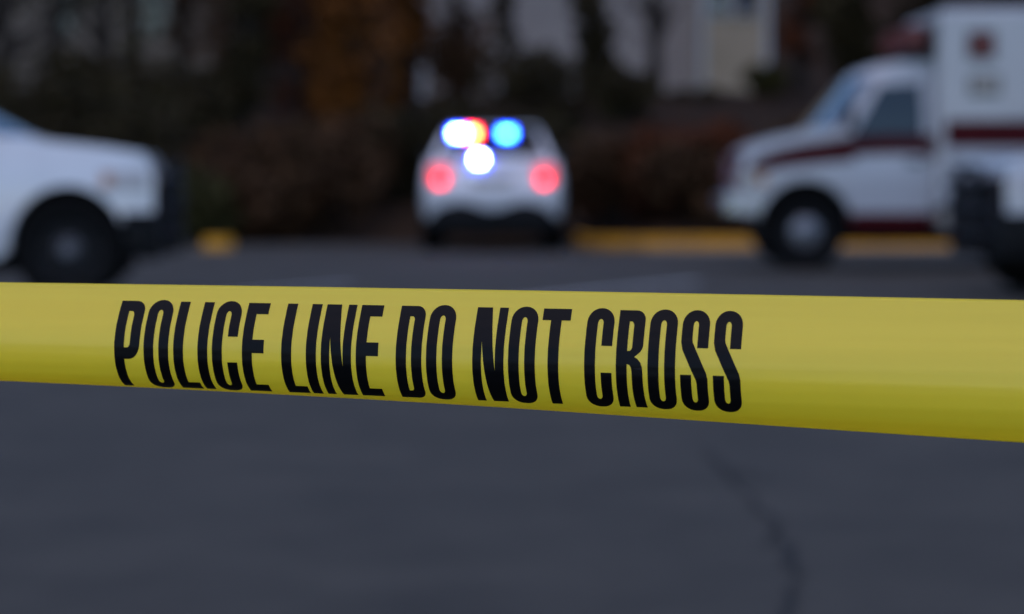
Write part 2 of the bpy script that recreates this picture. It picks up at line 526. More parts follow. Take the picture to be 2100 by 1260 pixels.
def shrub(px, Y, wdt, h, m, label, n=900, group='shrubs along the foot of the bank'):
    X = (px - 1050) / 4958 * Y
    z = hill_z(X, Y) - 0.05
    o = empty('shrub', (X, Y, z))
    tag(o, label, 'shrub', group)
    bm = bmesh.new()
    for k in range(9):
        a = random.uniform(0, 6.28)
        q = random.uniform(0.2, 0.8)
        tube(bm, (0.06 * math.cos(a), 0.06 * math.sin(a), 0), (math.cos(a) * wdt / 2 * q, math.sin(a) * wdt / 2 * q, h * random.uniform(0.6, 0.95)), 0.025, 0.008, 5)
    finish('stem', bm, 'bark', o)
    blobs = []
    for k in range(9):
        a = random.uniform(0, 6.28)
        q = random.uniform(0.1, 0.7)
        s = min(wdt, h) * random.uniform(0.24, 0.36)
        blobs.append((math.cos(a) * wdt / 2 * q, math.sin(a) * wdt / 2 * q, random.uniform(s * 0.8, max(s, h - s)), s, s))
    leaf_cloud('foliage', blobs, n, 0.12, m, o)
    return o

# (px = viewing direction used to find X at depth Y)
tree(20, 44, 7.5, 1.7, 'l_grey', 'bare grey-twigged tree at the far upper left edge', 1.6, 170, bare=True)
tree(110, 49, 8.0, 1.5, 'l_olive', 'sparse olive-leaved tree in front of the dim grey house', 1.8, 200, bare=True)
tree(215, 46, 7.5, 1.5, 'l_olive', 'thin yellow-olive tree above the hood of the left police vehicle', 1.2, 260, bare=True)
tree(275, 54, 9.0, 1.2, 'l_grey', 'bare tree crossing the dim grey house at upper left', 2.0, 160, bare=True)
tree(385, 50, 8.5, 1.5, 'l_brown', 'dull brown-leaved tree between the dim grey house and the black evergreen', 0.8, 420)
tree(515, 46, 8.5, 0.75, 'l_dark', 'narrow near-black evergreen left of the rust-orange trees', 0.4, 1700)
tree(620, 50, 9.0, 1.2, 'l_rust', 'red-brown tree left of the rust-orange trees', 0.1, 1100)
tree(730, 47, 8.0, 1.3, 'l_orange', 'tall rust-orange autumn tree up the slope behind the middle police vehicle', 0.1, 1800)
tree(835, 50, 7.5, 0.7, 'l_orange', 'slim rust-orange autumn tree near the left corner of the pale house', 0.2, 900)
tree(1040, 57, 9.0, 0.5, 'l_dark', 'slim dark tree standing before the left half of the pale house', 1.0, 600)
tree(945, 53, 8.0, 0.85, 'l_brown', 'sparse brown tree across the left end of the pale house', 0.6, 170, bare=True)
tree(1345, 54, 8.0, 0.9, 'l_grey', 'bare thin tree across the plain wall of the pale house', 1.2, 45, bare=True)
tree(675, 48.5, 8.0, 0.8, 'l_rust', 'red-brown tree overlapping the left side of the rust-orange trees', 0.1, 700)
tree(1205, 55, 8.0, 0.85, 'l_dark', 'dark tree hiding the middle of the pale house', 0.3, 2000)
tree(1640, 54, 9.0, 0.75, 'l_rust', 'red-brown tree at the right corner of the cream bay', 0.6, 1500)
tree(1760, 49, 8.5, 1.1, 'l_dark', 'dark evergreen behind the ambulance cab', 0.3, 2400)
tree(1900, 51, 9.0, 1.3, 'l_dark', 'dark evergreen behind the ambulance box', 0.5, 2000)
tree(2080, 50, 9.0, 1.4, 'l_dark', 'dark evergreen behind the far end of the ambulance box', 0.5, 2000)
tree(-90, 46, 8.5, 1.7, 'l_dark', 'dark evergreen past the left edge of the view', 0.5, 1600)
tree(2230, 46, 8.5, 1.7, 'l_dark', 'dark evergreen past the right edge of the view', 0.5, 1600)
tree(560, 60, 10, 1.4, 'l_brown', 'tall brown tree far up the bank behind the black evergreen', 0.8, 1500)
tree(450, 66, 10, 1.4, 'l_brown', 'tall brown tree beside the dim grey house', 0.8, 700)

random.seed(21)
G2 = 'shrubs along the foot of the bank'
for px, Y, wd, h, m, lb in [
    (-40, 40, 2.6, 2.3, 'l_dark', 'dark green bush at the left edge behind the police vehicle\'s windscreen'),
    (60, 38.6, 2.4, 1.9, 'l_dark', 'dark green bush showing over the windscreen base of the left police vehicle'),
    (180, 39.5, 2.4, 2.0, 'l_dark', 'dark green bush showing over the middle of the left police vehicle\'s hood'),
    (300, 38.5, 2.2, 2.0, 'l_dark', 'dark green bush showing over the front of the left police vehicle\'s hood'),
    (400, 37.6, 1.5, 1.3, 'l_olive', 'olive green bush beside the black push bumper of the left police vehicle'),
    (470, 38.4, 2.2, 2.0, 'l_brown', 'dark brown bush behind the yellow kerb stub'),
    (560, 39.2, 2.2, 2.2, 'l_brown', 'dark brown bush right of the yellow kerb stub'),
    (650, 40.2, 2.2, 2.1, 'l_brown', 'dark brown bush midway between the yellow kerb stub and the middle police vehicle'),
    (740, 41.6, 2.2, 1.7, 'l_brown', 'dark brown bush at the left side of the driveway mouth'),
    (840, 42.2, 2.2, 1.7, 'l_dark', 'dark bush just left of the middle police vehicle'),
    (930, 42.5, 2.4, 1.75, 'l_dark', 'dark bush right behind the left half of the middle police vehicle'),
    (1040, 42.5, 2.4, 1.75, 'l_dark', 'dark bush right behind the right half of the middle police vehicle'),
    (1130, 41.5, 2.2, 1.7, 'l_dark', 'dark bush just right of the middle police vehicle'),
    (1225, 38.5, 1.8, 1.55, 'l_brown', 'brown bush at the left end of the yellow kerb'),
    (1310, 38.4, 2.0, 1.5, 'l_rust', 'reddish brown bush behind the yellow kerb, second from the middle police vehicle'),
    (1400, 37.8, 1.9, 1.35, 'l_brown', 'brown bush behind the yellow kerb between two reddish ones'),
    (1470, 38.6, 2.0, 1.5, 'l_rust', 'reddish brown bush in front of the ambulance grille'),
    (1560, 37.8, 2.0, 1.4, 'l_brown', 'brown bush behind the hood of the ambulance'),
    (1660, 38.2, 2.0, 1.7, 'l_brown', 'brown bush behind the windscreen of the ambulance'),
    (1770, 38.0, 2.0, 1.8, 'l_dark', 'dark bush behind the door of the ambulance'),
    (1880, 38.0, 2.0, 1.8, 'l_dark', 'dark bush behind the joint of ambulance cab and box'),
    (330, 44, 2.6, 1.6, 'l_dark', 'dark bush up the slope below the dim grey house'),
    (150, 44.5, 2.8, 1.5, 'l_dark', 'dark bush up the slope at upper left under the olive trees'),
    (450, 46, 2.6, 1.5, 'l_dark', 'dark bush up the slope left of the black evergreen'),
    (1420, 52, 2.4, 0.5, 'l_dark', 'low dark shrub below the pale grey wall of the house'),
    (1570, 53, 1.6, 0.7, 'l_olive', 'olive shrub at the foot of the cream bay corner'),
    (1110, 48, 2.6, 1.8, 'l_dark', 'broad dark shrub below the left half of the pale house'),
    (935, 50, 1.5, 2.3, 'l_brown', 'brown shrub below the left corner of the pale house'),
    (1270, 47, 2.0, 1.2, 'l_dark', 'dark shrub below the tree that hides the middle of the pale house')]:
    shrub(px, Y, wd, h, m, lb, 1100)

# fallen pale trunk leaning on the bank
fl = empty('fallen_log', (0.0, 50, 0))
bm = bmesh.new()
pa = Vector((-0.55, 2.0, hill_z(-0.4, 52) + 1.55))
pb = Vector((1.25, -1.5, hill_z(1.25, 48.5) + 0.05))
for k in range(4):
    a = pa.lerp(pb, k / 4)
    b = pa.lerp(pb, (k + 1) / 4 + 0.005)
    tube(bm, a, b, 0.11 + 0.02 * k, 0.125 + 0.02 * k, 9)
tube(bm, pa.lerp(pb, 0.3), pa.lerp(pb, 0.3) + Vector((0.1, -0.1, 0.5)), 0.05, 0.02, 6)
finish('log', bm, 'l_grey', fl, smooth=True)
tag(fl, 'pale leaning dead trunk on the bank above the middle police vehicle', 'log')

# ------------------------------------------------------------------ vehicles
def wheel(parent, x, y, side, r=0.39, wd=0.25, hub='hub_dull'):
    """side = -1/+1: which way the outer face looks along y"""
    bm = bmesh.new()
    s = side
    lathe_y(bm, [(0.02, 0.07 * s), (0.06, 0.10 * s), (0.085, 0.09 * s), (0.095, 0.055 * s), (r * 0.52, 0.035 * s), (r * 0.60, 0.085 * s), (r * 0.655, 0.095 * s), (r * 0.655, -0.09 * s), (0.02, -0.09 * s)], 26)
    for k in range(8):
        a = 2 * math.pi * k / 8
        d = Vector((math.cos(a), 0, math.sin(a)))
        tube(bm, d * 0.08 + Vector((0, 0.06 * s, 0)), d * r * 0.61 + Vector((0, 0.07 * s, 0)), 0.022, 0.03, 6)
    o = finish('wheel', bm, 'rim', parent, smooth=True)
    o.location = (x, y, r)
    bm = bmesh.new()
    hr = 0.42 if hub == 'hub' else 0.26
    lathe_y(bm, [(0.02, 0.115 * s), (r * hr * 0.35, 0.11 * s), (r * hr * 0.8, 0.09 * s), (r * hr, 0.07 * s), (r * hr, 0.055 * s), (0.02, 0.05 * s)], 22)
    finish('hub_cap', bm, hub, o, smooth=True)
    bm = bmesh.new()
    h = wd / 2
    lathe_y(bm, [(r * 0.655, -h * 0.8), (r * 0.78, -h), (r * 0.93, -h * 0.95), (r, -h * 0.7), (r, h * 0.7), (r * 0.93, h * 0.95), (r * 0.78, h), (r * 0.655, h * 0.8), (r * 0.655, -h * 0.8)], 32, True)
    finish('tyre', bm, 'rubber', o, smooth=True)
    return o

def loft_body(prof, hw, ucuts, zcuts, planes=()):
    """side profile (u, z) made into a body whose half width is hw(u, z); front at u = 0, u grows backwards (local x = -u)"""
    bm = bmesh.new()
    f = bm.faces.new([bm.verts.new((-u, -1.0, z)) for u, z in prof])
    g = bmesh.ops.extrude_face_region(bm, geom=[f])
    for v in [e for e in g['geom'] if isinstance(e, bmesh.types.BMVert)]:
        v.co.y = 1.0
    for u in ucuts:
        bmesh.ops.bisect_plane(bm, geom=bm.verts[:] + bm.edges[:] + bm.faces[:], plane_co=(-u, 0, 0), plane_no=(1, 0, 0))
    for z in zcuts:
        bmesh.ops.bisect_plane(bm, geom=bm.verts[:] + bm.edges[:] + bm.faces[:], plane_co=(0, 0, z), plane_no=(0, 0, 1))
    for co, no in planes:
        bmesh.ops.bisect_plane(bm, geom=bm.verts[:] + bm.edges[:] + bm.faces[:], plane_co=co, plane_no=no)
    for y in (-0.6, 0, 0.6):
        bmesh.ops.bisect_plane(bm, geom=bm.verts[:] + bm.edges[:] + bm.faces[:], plane_co=(0, y, 0), plane_no=(0, 1, 0))
    for v in bm.verts:
        v.co.y *= hw(-v.co.x, v.co.z)
    bmesh.ops.triangulate(bm, faces=[f for f in bm.faces if len(f.verts) > 4])
    return bm

def side_panel(bm, pts, hw, side, off=0.006, th=0.01):
    ring = [(-u, side * (hw(u, z) + off), z) for u, z in pts]
    prism(bm, ring, (0, side * th, 0))

def slab(bm, pts, n, th):
    prism(bm, pts, Vector(n).normalized() * th)

def screen_mesh(ws, hwf, z0, z1, nrm):
    """windscreen that wraps round the front corners of a cabin: nested strips from the middle to behind the corner"""
    n = Vector(nrm).normalized() * 0.009
    bm = bmesh.new()
    rows = []
    for z in (z0, (2 * z0 + z1) / 3, (z0 + 2 * z1) / 3, z1):
        st = []
        for d in (0.24, 0.18, 0.12, 0.07, 0.03, 0.0):
            st.append((-(ws(z) + d), hwf(ws(z) + d, z) + 0.006, z))
        line = [(x, -y, zz) for x, y, zz in st] + [(-ws(z), 0.0, z)] + [(x, y, zz) for x, y, zz in st[::-1]]
        rows.append([bm.verts.new(Vector(p) + n) for p in line])
    for a, b in zip(rows, rows[1:]):
        for k in range(len(a) - 1):
            bm.faces.new((a[k], a[k + 1], b[k + 1], b[k]))
    g = bmesh.ops.extrude_face_region(bm, geom=bm.faces[:])
    for v in [e for e in g['geom'] if isinstance(e, bmesh.types.BMVert)]:
        v.co -= n * 0.6
    return bm

def make_patrol(loc, rz, label, group, lit=False, push=True, paint='white_paint', tall=1.07):
    o = empty('police_vehicle', loc, rz)
    tag(o, label, 'police vehicle', group)
    def hw(u, z):
        b = 0.985
        if z < 0.55:
            b -= 0.07 * (0.55 - z) / 0.25
        if z > 0.92:
            b -= 0.075 * (z - 0.92) / 0.3
        if u < 0.42:
            b *= 1 - 0.14 * (1 - u / 0.42) ** 2
        if u > 4.4:
            b *= 1 - 0.10 * ((u - 4.4) / 0.6) ** 2
        return b
    prof = ([(0.06, 0.40), (0.0, 0.58), (0.0, 0.84), (0.02, 1.04), (0.09, 1.12), (0.40, 1.165), (0.98, 1.22), (1.6, 1.225), (3.0, 1.23), (4.4, 1.21), (4.80, 1.16), (4.90, 1.02), (4.93, 0.90), (5.0, 0.80), (5.0, 0.62), (4.93, 0.46)]
            + arc(3.86, 0.40, 0.45, 0, 180, 14) + [(3.30, 0.33), (1.26, 0.33)] + arc(0.69, 0.40, 0.48, 0, 180, 14))
    bm = loft_body(prof, hw, (0.12, 0.28, 0.55, 1.5, 2.6, 4.4, 4.7, 4.85), (0.45, 0.6, 0.78, 0.95, 1.08))
    finish('body', bm, paint, o, bevel=0.035, seg=3)
    WS0, WS1 = (0.93, 1.21), (1.85, 1.63)          # foot and head of the windscreen slope
    def ws(z):
        return WS0[0] + (z - WS0[1]) * (WS1[0] - WS0[0]) / (WS1[1] - WS0[1])
    def ghw(u, z):
        d = max(0.0, min(1.0, (u - ws(z)) / 0.34))
        return (1 - 0.34 * (1 - d) ** 2) * (0.88 - 0.29 * max(0.0, min(1.0, (z - 1.2) / 0.52)) - (0.05 * ((u - 4.2) / 0.7) ** 2 if u > 4.2 else 0))
    gp = [(0.93, 1.21), (1.85, 1.63), (2.4, 1.675), (3.3, 1.665), (4.2, 1.585), (4.46, 1.53), (4.86, 1.14), (3.0, 1.12), (1.2, 1.12)]
    bm = loft_body(gp, ghw, (2.3, 3.3, 4.4), (1.3, 1.42, 1.55), [((-WS0[0] - d, 0, WS0[1]), (0.44, 0, 0.92)) for d in (0.07, 0.15, 0.24, 0.34)])
    finish('cabin', bm, paint, o, bevel=0.03, seg=2)
    # side glass
    for s in (-1, 1):
        for pts in ([(1.50, 1.265), (2.04, 1.545), (2.50, 1.57), (2.52, 1.265)], [(2.60, 1.265), (2.60, 1.57), (3.40, 1.565), (3.46, 1.265)], [(3.56, 1.265), (3.50, 1.56), (4.12, 1.50), (4.36, 1.265)]):
            bm = bmesh.new()
            side_panel(bm, pts, ghw, s, 0.004, 0.008)
            finish('side_window', bm, 'glass', o)
        for u0, u1 in ((1.34, 2.55), (2.58, 3.40)):
            bm = bmesh.new()
            ring = [(u0, 0.42), (u0, 0.6), (u0, 0.78), (u0, 0.95), (u0, 1.08), (u0, 1.19), (u1, 1.19), (u1, 1.08), (u1, 0.95), (u1, 0.78), (u1, 0.6), (u1, 0.42)]
            # door skin as strips so that it follows the curved side
            zz = [0.42, 0.6, 0.78, 0.95, 1.08, 1.19]
            rows = [[bm.verts.new((-u, s * (hw(u, z) + e), z)) for u in (u0, u1) for e in (0.0, 0.006)] for z in zz]
            for a, b in zip(rows, rows[1:]):
                bm.faces.new((a[1], a[3], b[3], b[1]))
                bm.faces.new((a[0], a[1], b[1], b[0]))
                bm.faces.new((a[2], b[2], b[3], a[3]))
            bm.faces.new((rows[0][0], rows[0][2], rows[0][3], rows[0][1]))
            bm.faces.new((rows[-1][0], rows[-1][1], rows[-1][3], rows[-1][2]))
            d = finish('door', bm, paint, o)
            bm = bmesh.new()
            ya, yb = s * (hw(u1, 1.03) + 0.006), s * (hw(u1, 1.03) + 0.035)
            box(bm, -(u1 - 0.08), -(u1 - 0.28), min(ya, yb), max(ya, yb), 1.01, 1.045)
            finish('handle', bm, 'black_trim', d)
        bm = bmesh.new()
        y0 = s * 0.90
        y1 = s * 1.10
        box(bm, -1.56, -1.42, min(y0, y1), max(y0, y1), 1.20, 1.34)
        finish('mirror', bm, 'black_trim', o, bevel=0.03)
    # windscreen on its slope
    bm = screen_mesh(ws, ghw, 1.25, 1.605, (0.44, 0, 0.90))
    finish('windscreen', bm, 'screen_glass', o, smooth=True)
    n = (-0.77, 0, 0.64)
    bm = bmesh.new()
    slab(bm, [(-4.49, -0.60, 1.49), (-4.49, 0.60, 1.49), (-4.765, 0.74, 1.225), (-4.765, -0.74, 1.225)], (-0.70, 0, 0.71), 0.03)
    finish('rear_window', bm, 'glass', o)
    # spoiler lip over the rear window
    bm = bmesh.new()
    prism(bm, [(-4.25, -0.60, 1.582), (-4.64, -0.58, 1.592), (-4.64, -0.58, 1.576), (-4.40, -0.60, 1.545)], (0, 1.2, 0))
    finish('spoiler', bm, 'black_trim', o)
    def wrap(us, z0, z1, s, off, bm=None):
        """thin lens that follows the flank from u to u"""
        bm = bm or bmesh.new()
        rows = [[bm.verts.new((-u, s * (hw(u, z) + e), z)) for z, e in ((z0, -0.03), (z0, off), (z1, off), (z1, -0.03))] for u in us]
        for a, b in zip(rows, rows[1:]):
            for k in range(4):
                bm.faces.new((a[k], a[(k + 1) % 4], b[(k + 1) % 4], b[k]))
        bm.faces.new(rows[0])
        bm.faces.new(rows[-1][::-1])
        return bm
    # front face
    bm = bmesh.new()
    prism(bm, [(-0.03, -0.70, 0.62), (0.012, -0.70, 0.66), (0.012, -0.70, 0.92), (-0.03, -0.70, 1.0)], (0, 1.4, 0))
    finish('grille', bm, 'black_trim', o)
    bm = bmesh.new()
    prism(bm, [(-0.12, -0.80, 0.31), (0.05, -0.78, 0.33), (0.06, -0.78, 0.66), (0.008, -0.78, 0.70)], (0, 1.56, 0))
    for s in (-1, 1):
        wrap((0.005, 0.03, 0.07, 0.12, 0.17, 0.215), 0.34, 0.50, s, 0.014, bm)
        wrap((0.005, 0.03, 0.07, 0.12, 0.18, 0.25), 0.503, 0.68, s, 0.014, bm)
        y0, y1 = s * 0.775, s * 0.86
        box(bm, -0.02, 0.02, min(y0, y1), max(y0, y1), 0.34, 0.68)
    finish('front_bumper', bm, 'black_trim', o)
    for s in (-1, 1):
        bm = wrap((0.05, 0.12, 0.20, 0.30, 0.42), 0.85, 0.985, s, 0.012)
        y0, y1 = s * 0.60, s * 0.845
        box(bm, -0.03, 0.012, min(y0, y1), max(y0, y1), 0.85, 0.975)
        h = finish('headlight', bm, 'headlamp', o)
        bm = wrap((0.33, 0.37, 0.415), 0.87, 0.965, s, 0.020)
        finish('indicator', bm, 'amber', h)
    if push:
        bm = bmesh.new()
        for yy in (-0.34, 0.34):
            tube(bm, (0.13, yy, 0.36), (0.16, yy, 0.75), 0.045, 0.045, 8)
            tube(bm, (0.16, yy, 0.75), (0.10, yy, 1.06), 0.045, 0.04, 8)
            box(bm, 0.0, 0.14, yy - 0.03, yy + 0.03, 0.44, 0.52)
        for zz, hw_ in ((0.52, 0.62), (0.72, 0.72), (0.92, 0.60), (1.04, 0.36)):
            tube(bm, (0.15, -hw_, zz), (0.15, hw_, zz), 0.032, 0.032, 8)
        for s in (-1, 1):
            for z0, y0 in ((0.52, 0.62), (0.72, 0.72), (0.92, 0.60)):
                tube(bm, (0.15, s * y0, z0), (-0.08, s * 0.84, z0), 0.03, 0.03, 8)
            tube(bm, (0.02, s * 0.79, 0.45), (0.03, s * 0.79, 0.98), 0.03, 0.03, 8)
        finish('push_bumper', bm, 'push_metal', o, smooth=True)
    # rear: bumper with a dark valance, tail lamps
    bm = bmesh.new()
    pts = []
    for k in range(13):
        y = -0.9 + 1.8 * k / 12
        pts.append((-5.0, y, 0.60 - 0.055 * math.cos(y / 0.9 * math.pi * 2) - (0.12 if abs(y) > 0.86 else 0)))
    ring = [(-5.0, -0.9, 0.34)] + pts + [(-5.0, 0.9, 0.34)]
    prism(bm, [(p[0] + 0.12, p[1] * 0.985, p[2]) for p in ring], (-0.135, 0, 0))
    finish('rear_valance', bm, 'black_trim', o)
    bm = bmesh.new()
    box(bm, -4.955, -4.93, -0.28, 0.28, 0.84, 0.98)
    finish('plate_recess', bm, 'tan_lens', o)
    for s in (-1, 1):
        bm = bmesh.new()
        box(bm, -4.945, -4.80, s * 0.715 - 0.12, s * 0.715 + 0.12, 0.81, 1.10)
        h = finish('tail_light', bm, 'em_tail_deep' if lit else 'red_lens', o, bevel=0.015)
        bm = bmesh.new()
        box(bm, -4.953, -4.946, s * 0.71 - 0.062, s * 0.71 + 0.062, 0.868, 0.995)
        finish('lens', bm, 'em_tail' if lit else 'red_lens', h)
    bm = bmesh.new()
    box(bm, -4.75, -0.25, -0.72, 0.72, 0.22, 0.98)
    finish('underbody', bm, 'under', o)
    for ux in (0.69, 3.86):
        for s in (-1, 1):
            wheel(o, -ux, s * 0.865, s, 0.40).scale = (tall, 1, 1)
    o.scale = (1, 1, tall)
    if lit:
        bm = bmesh.new()
        box(bm, -4.66, -4.60, -0.62, 0.62, 1.485, 1.575)
        bar = finish('rear_light_bar', bm, 'black_trim', o)
        for y0, m1, m2, w1 in ((-0.47, 'em_white_blue', 'em_blue_fringe', 0.07), (-0.29, 'em_orange', 'em_red', 0.06), (0.20, 'em_cyan', 'em_blue_fringe', 0.07)):
            # local y is mirrored in the picture: the vehicle faces away
            bm = bmesh.new()
            box(bm, -4.672, -4.660, -y0 - w1 - 0.035, -y0 + w1 + 0.035, 1.465, 1.60)
            ln = finish('warning_light', bm, m2, bar)  # wider glowing backing, added to give the core a coloured fringe
            bm = bmesh.new()
            box(bm, -4.684, -4.673, -y0 - w1, -y0 + w1, 1.495, 1.565)
            finish('warning_light', bm, m1, bar)
        bm = bmesh.new()
        box(bm, -4.89, -4.80, 0.09, 0.27, 1.14, 1.26)
        tl = finish('tailgate_light', bm, 'em_blue_fringe', o)  # blue glowing surround added as a fringe to the white lens
        bm = bmesh.new()
        box(bm, -4.90, -4.891, 0.125, 0.235, 1.155, 1.245)
        finish('lens', bm, 'em_white', tl)
    return o

G = 'police vehicles at the scene'
# middle one: seen from behind, rear face 33 m away, facing away (+Y)
make_patrol((-0.27, 38.0, 0.0), R(90), 'white police vehicle seen from behind with flashing blue and red lights and lit tail lamps', G, lit=True, push=False)
# left one: faces right, near side 17.5 m away
make_patrol((-3.02, 20.75, 0.0), R(5), 'white police vehicle with black push bumper cut off by the left edge of the picture', G, tall=1.10)
# right one: faces left, in front of the ambulance
make_patrol((4.12, 21.3, 0.0), R(184), 'silver police vehicle with black push bumper partly hiding the rear of the ambulance', G, paint='silver_paint')

def make_ambulance(loc, rz):
    o = empty('ambulance', loc, rz)
    tag(o, 'white box ambulance with maroon stripes parked by the yellow kerb', 'ambulance')
    def hw(u, z):
        b = 0.99
        if z > 1.0:
            b -= 0.05 * (z - 1.0) / 0.5
        if u < 0.5:
            b *= 1 - 0.12 * (1 - u / 0.5) ** 2
        return b
    prof = ([(0.16, 0.60), (0.13, 0.80), (0.14, 1.12), (0.20, 1.28), (0.34, 1.36), (0.66, 1.45), (0.98, 1.51), (2.28, 1.47), (2.28, 0.46), (1.40, 0.46)] + arc(0.86, 0.44, 0.53, 0, 180, 14)[:-1] + [(0.33, 0.58)])
    bm = loft_body(prof, hw, (0.3, 0.5, 1.4), (0.6, 0.8, 1.0, 1.2, 1.35))
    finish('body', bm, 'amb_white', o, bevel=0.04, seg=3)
    def ws(z):
        return 0.92 + (z - 1.46) * 0.52 / 0.62
    def chw(u, z):
        d = max(0.0, min(1.0, (u - ws(z)) / 0.30))
        return (1 - 0.34 * (1 - d) ** 2) * (0.955 - 0.13 * max(0, min(1, (z - 1.45) / 0.75)) ** 1.2)
    bm = loft_body([(0.92, 1.46), (1.44, 2.08), (1.62, 2.19), (1.9, 2.235), (2.28, 2.24), (2.28, 1.42), (1.4, 1.42)], chw, (1.5, 1.9), (1.6, 1.8, 2.0), [((-0.92 - d, 0, 1.46), (0.766, 0, 0.642)) for d in (0.06, 0.13, 0.21, 0.30)])
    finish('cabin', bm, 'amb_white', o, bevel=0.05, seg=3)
    bm = screen_mesh(ws, chw, 1.53, 2.05, (0.766, 0, 0.642))
    finish('windscreen', bm, 'screen_glass', o, smooth=True)
    for s in (-1, 1):
        zz = [0.52, 0.8, 1.0, 1.2, 1.42]
        bm = bmesh.new()
        u0, u1 = 1.40, 2.20
        rows = [[bm.verts.new((-u, s * (hw(u, z) + e), z)) for u in (u0, u1) for e in (0.0, 0.006)] for z in zz]
        for a, b in zip(rows, rows[1:]):
            bm.faces.new((a[1], a[3], b[3], b[1]))
            bm.faces.new((a[0], a[1], b[1], b[0]))
            bm.faces.new((a[2], b[2], b[3], a[3]))
        bm.faces.new((rows[0][0], rows[0][2], rows[0][3], rows[0][1]))
        bm.faces.new((rows[-1][0], rows[-1][1], rows[-1][3], rows[-1][2]))
        d = finish('door', bm, 'amb_white', o)
        bm = bmesh.new()
        ya, yb = s * (hw(2, 1.12) + 0.007), s * (hw(2, 1.12) + 0.04)
        box(bm, -2.14, -1.98, min(ya, yb), max(ya, yb), 1.14, 1.18)
        finish('handle', bm, 'black_trim', d)
        bm = bmesh.new()
        side_panel(bm, [(1.36, 1.43), (1.53, 1.70), (1.68, 1.97), (2.13, 2.00), (2.15, 1.70), (2.15, 1.43)], chw, s, 0.010, 0.008)
        finish('side_window', bm, 'glass', o)
        # maroon band along fender and door, rising to the window line
        bm = bmesh.new()
        ub = [0.24, 0.34, 0.50, 0.75, 1.05, 1.40, 1.80, 2.27]
        lo = [1.05, 1.06, 1.075, 1.11, 1.135, 1.145, 1.15, 1.15]
        hi = [1.15, 1.22, 1.285, 1.345, 1.385, 1.43, 1.455, 1.455]
        rows = [[bm.verts.new((-u, s * (hw(u, (a + b) / 2) + e + 0.004), z)) for z, e in ((a, 0.0), (a, 0.008), (b, 0.008), (b, 0.0))] for u, a, b in zip(ub, lo, hi)]
        for a, b in zip(rows, rows[1:]):
            for k in range(4):
                bm.faces.new((a[k], a[(k + 1) % 4], b[(k + 1) % 4], b[k]))
        bm.faces.new(rows[0])
        bm.faces.new(rows[-1][::-1])
        finish('stripe', bm, 'maroon', o)
        bm = bmesh.new()
        y0, y1 = s * 0.93, s * 1.03
        box(bm, -2.26, -1.36, min(y0, y1), max(y0, y1), 0.44, 0.62)
        finish('running_board', bm, 'maroon', o, bevel=0.02)
        # mirror on an arm
        bm = bmesh.new()
        y0, y1 = s * 1.12, s * 1.30
        box(bm, -1.34, -1.26, min(y0, y1), max(y0, y1), 1.50, 1.78)
        tube(bm, (-1.36, s * 0.94, 1.56), (-1.31, s * 1.13, 1.58), 0.02, 0.02, 6)
        finish('mirror', bm, 'black_trim', o)
        def wrap(us, z0, z1, off):
            bm = bmesh.new()
            rows = [[bm.verts.new((-u, s * (hw(u, z) + e), z)) for z, e in ((z0, -0.03), (z0, off), (z1, off), (z1, -0.03))] for u in us]
            for a, b in zip(rows, rows[1:]):
                for k in range(4):
                    bm.faces.new((a[k], a[(k + 1) % 4], b[(k + 1) % 4], b[k]))
            bm.faces.new(rows[0])
            bm.faces.new(rows[-1][::-1])
            return bm
        bm = wrap((0.16, 0.22, 0.30, 0.42), 0.90, 1.045, 0.012)
        y0, y1 = s * 0.63, s * 0.90
        box(bm, -0.15, -0.11, min(y0, y1), max(y0, y1), 0.90, 1.06)
        h = finish('headlight', bm, 'tan_lens', o)
        bm = wrap((0.33, 0.37, 0.41), 0.92, 1.025, 0.020)
        finish('indicator', bm, 'amber', h)
    bm = bmesh.new()
    prism(bm, [(-0.16, -0.62, 0.86), (-0.09, -0.62, 0.88), (-0.09, -0.62, 1.20), (-0.17, -0.62, 1.26)], (0, 1.24, 0))
    g = finish('grille', bm, 'maroon', o)
    bm = bmesh.new()
    for zz in (0.94, 1.02, 1.10, 1.18):
        box(bm, -0.10, -0.078, -0.58, 0.58, zz - 0.012, zz + 0.012)
    finish('bar', bm, 'chrome', g)
    bm = bmesh.new()
    prism(bm, [(0.0, -0.78, 0.60), (0.02, -0.78, 0.65), (0.02, -0.78, 0.78), (-0.02, -0.78, 0.82), (-0.14, -0.78, 0.82), (-0.14, -0.78, 0.60)], (0, 1.56, 0))
    for s in (-1, 1):
        prism(bm, [(0.0, s * 0.781, 0.61), (0.0, s * 0.781, 0.81), (-0.33, s * 1.02, 0.81), (-0.33, s * 1.02, 0.61)], (-0.02, -s * 0.06, 0))
    finish('front_bumper', bm, 'chrome', o, bevel=0.01)
    # patient box
    bm = bmesh.new()
    box(bm, -6.1, -2.285, -1.2, 1.2, 0.66, 2.78)
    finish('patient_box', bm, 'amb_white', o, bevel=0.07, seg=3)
    for s in (-1, 1):
        y0, y1 = s * 1.05, s * 1.19
        for x0, x1 in ((-4.35, -2.30), (-6.08, -5.40)):
            bm = bmesh.new()
            box(bm, x0, x1, min(y0, y1), max(y0, y1), 0.48, 0.655)
            finish('skirt', bm, 'tan_lens', o)
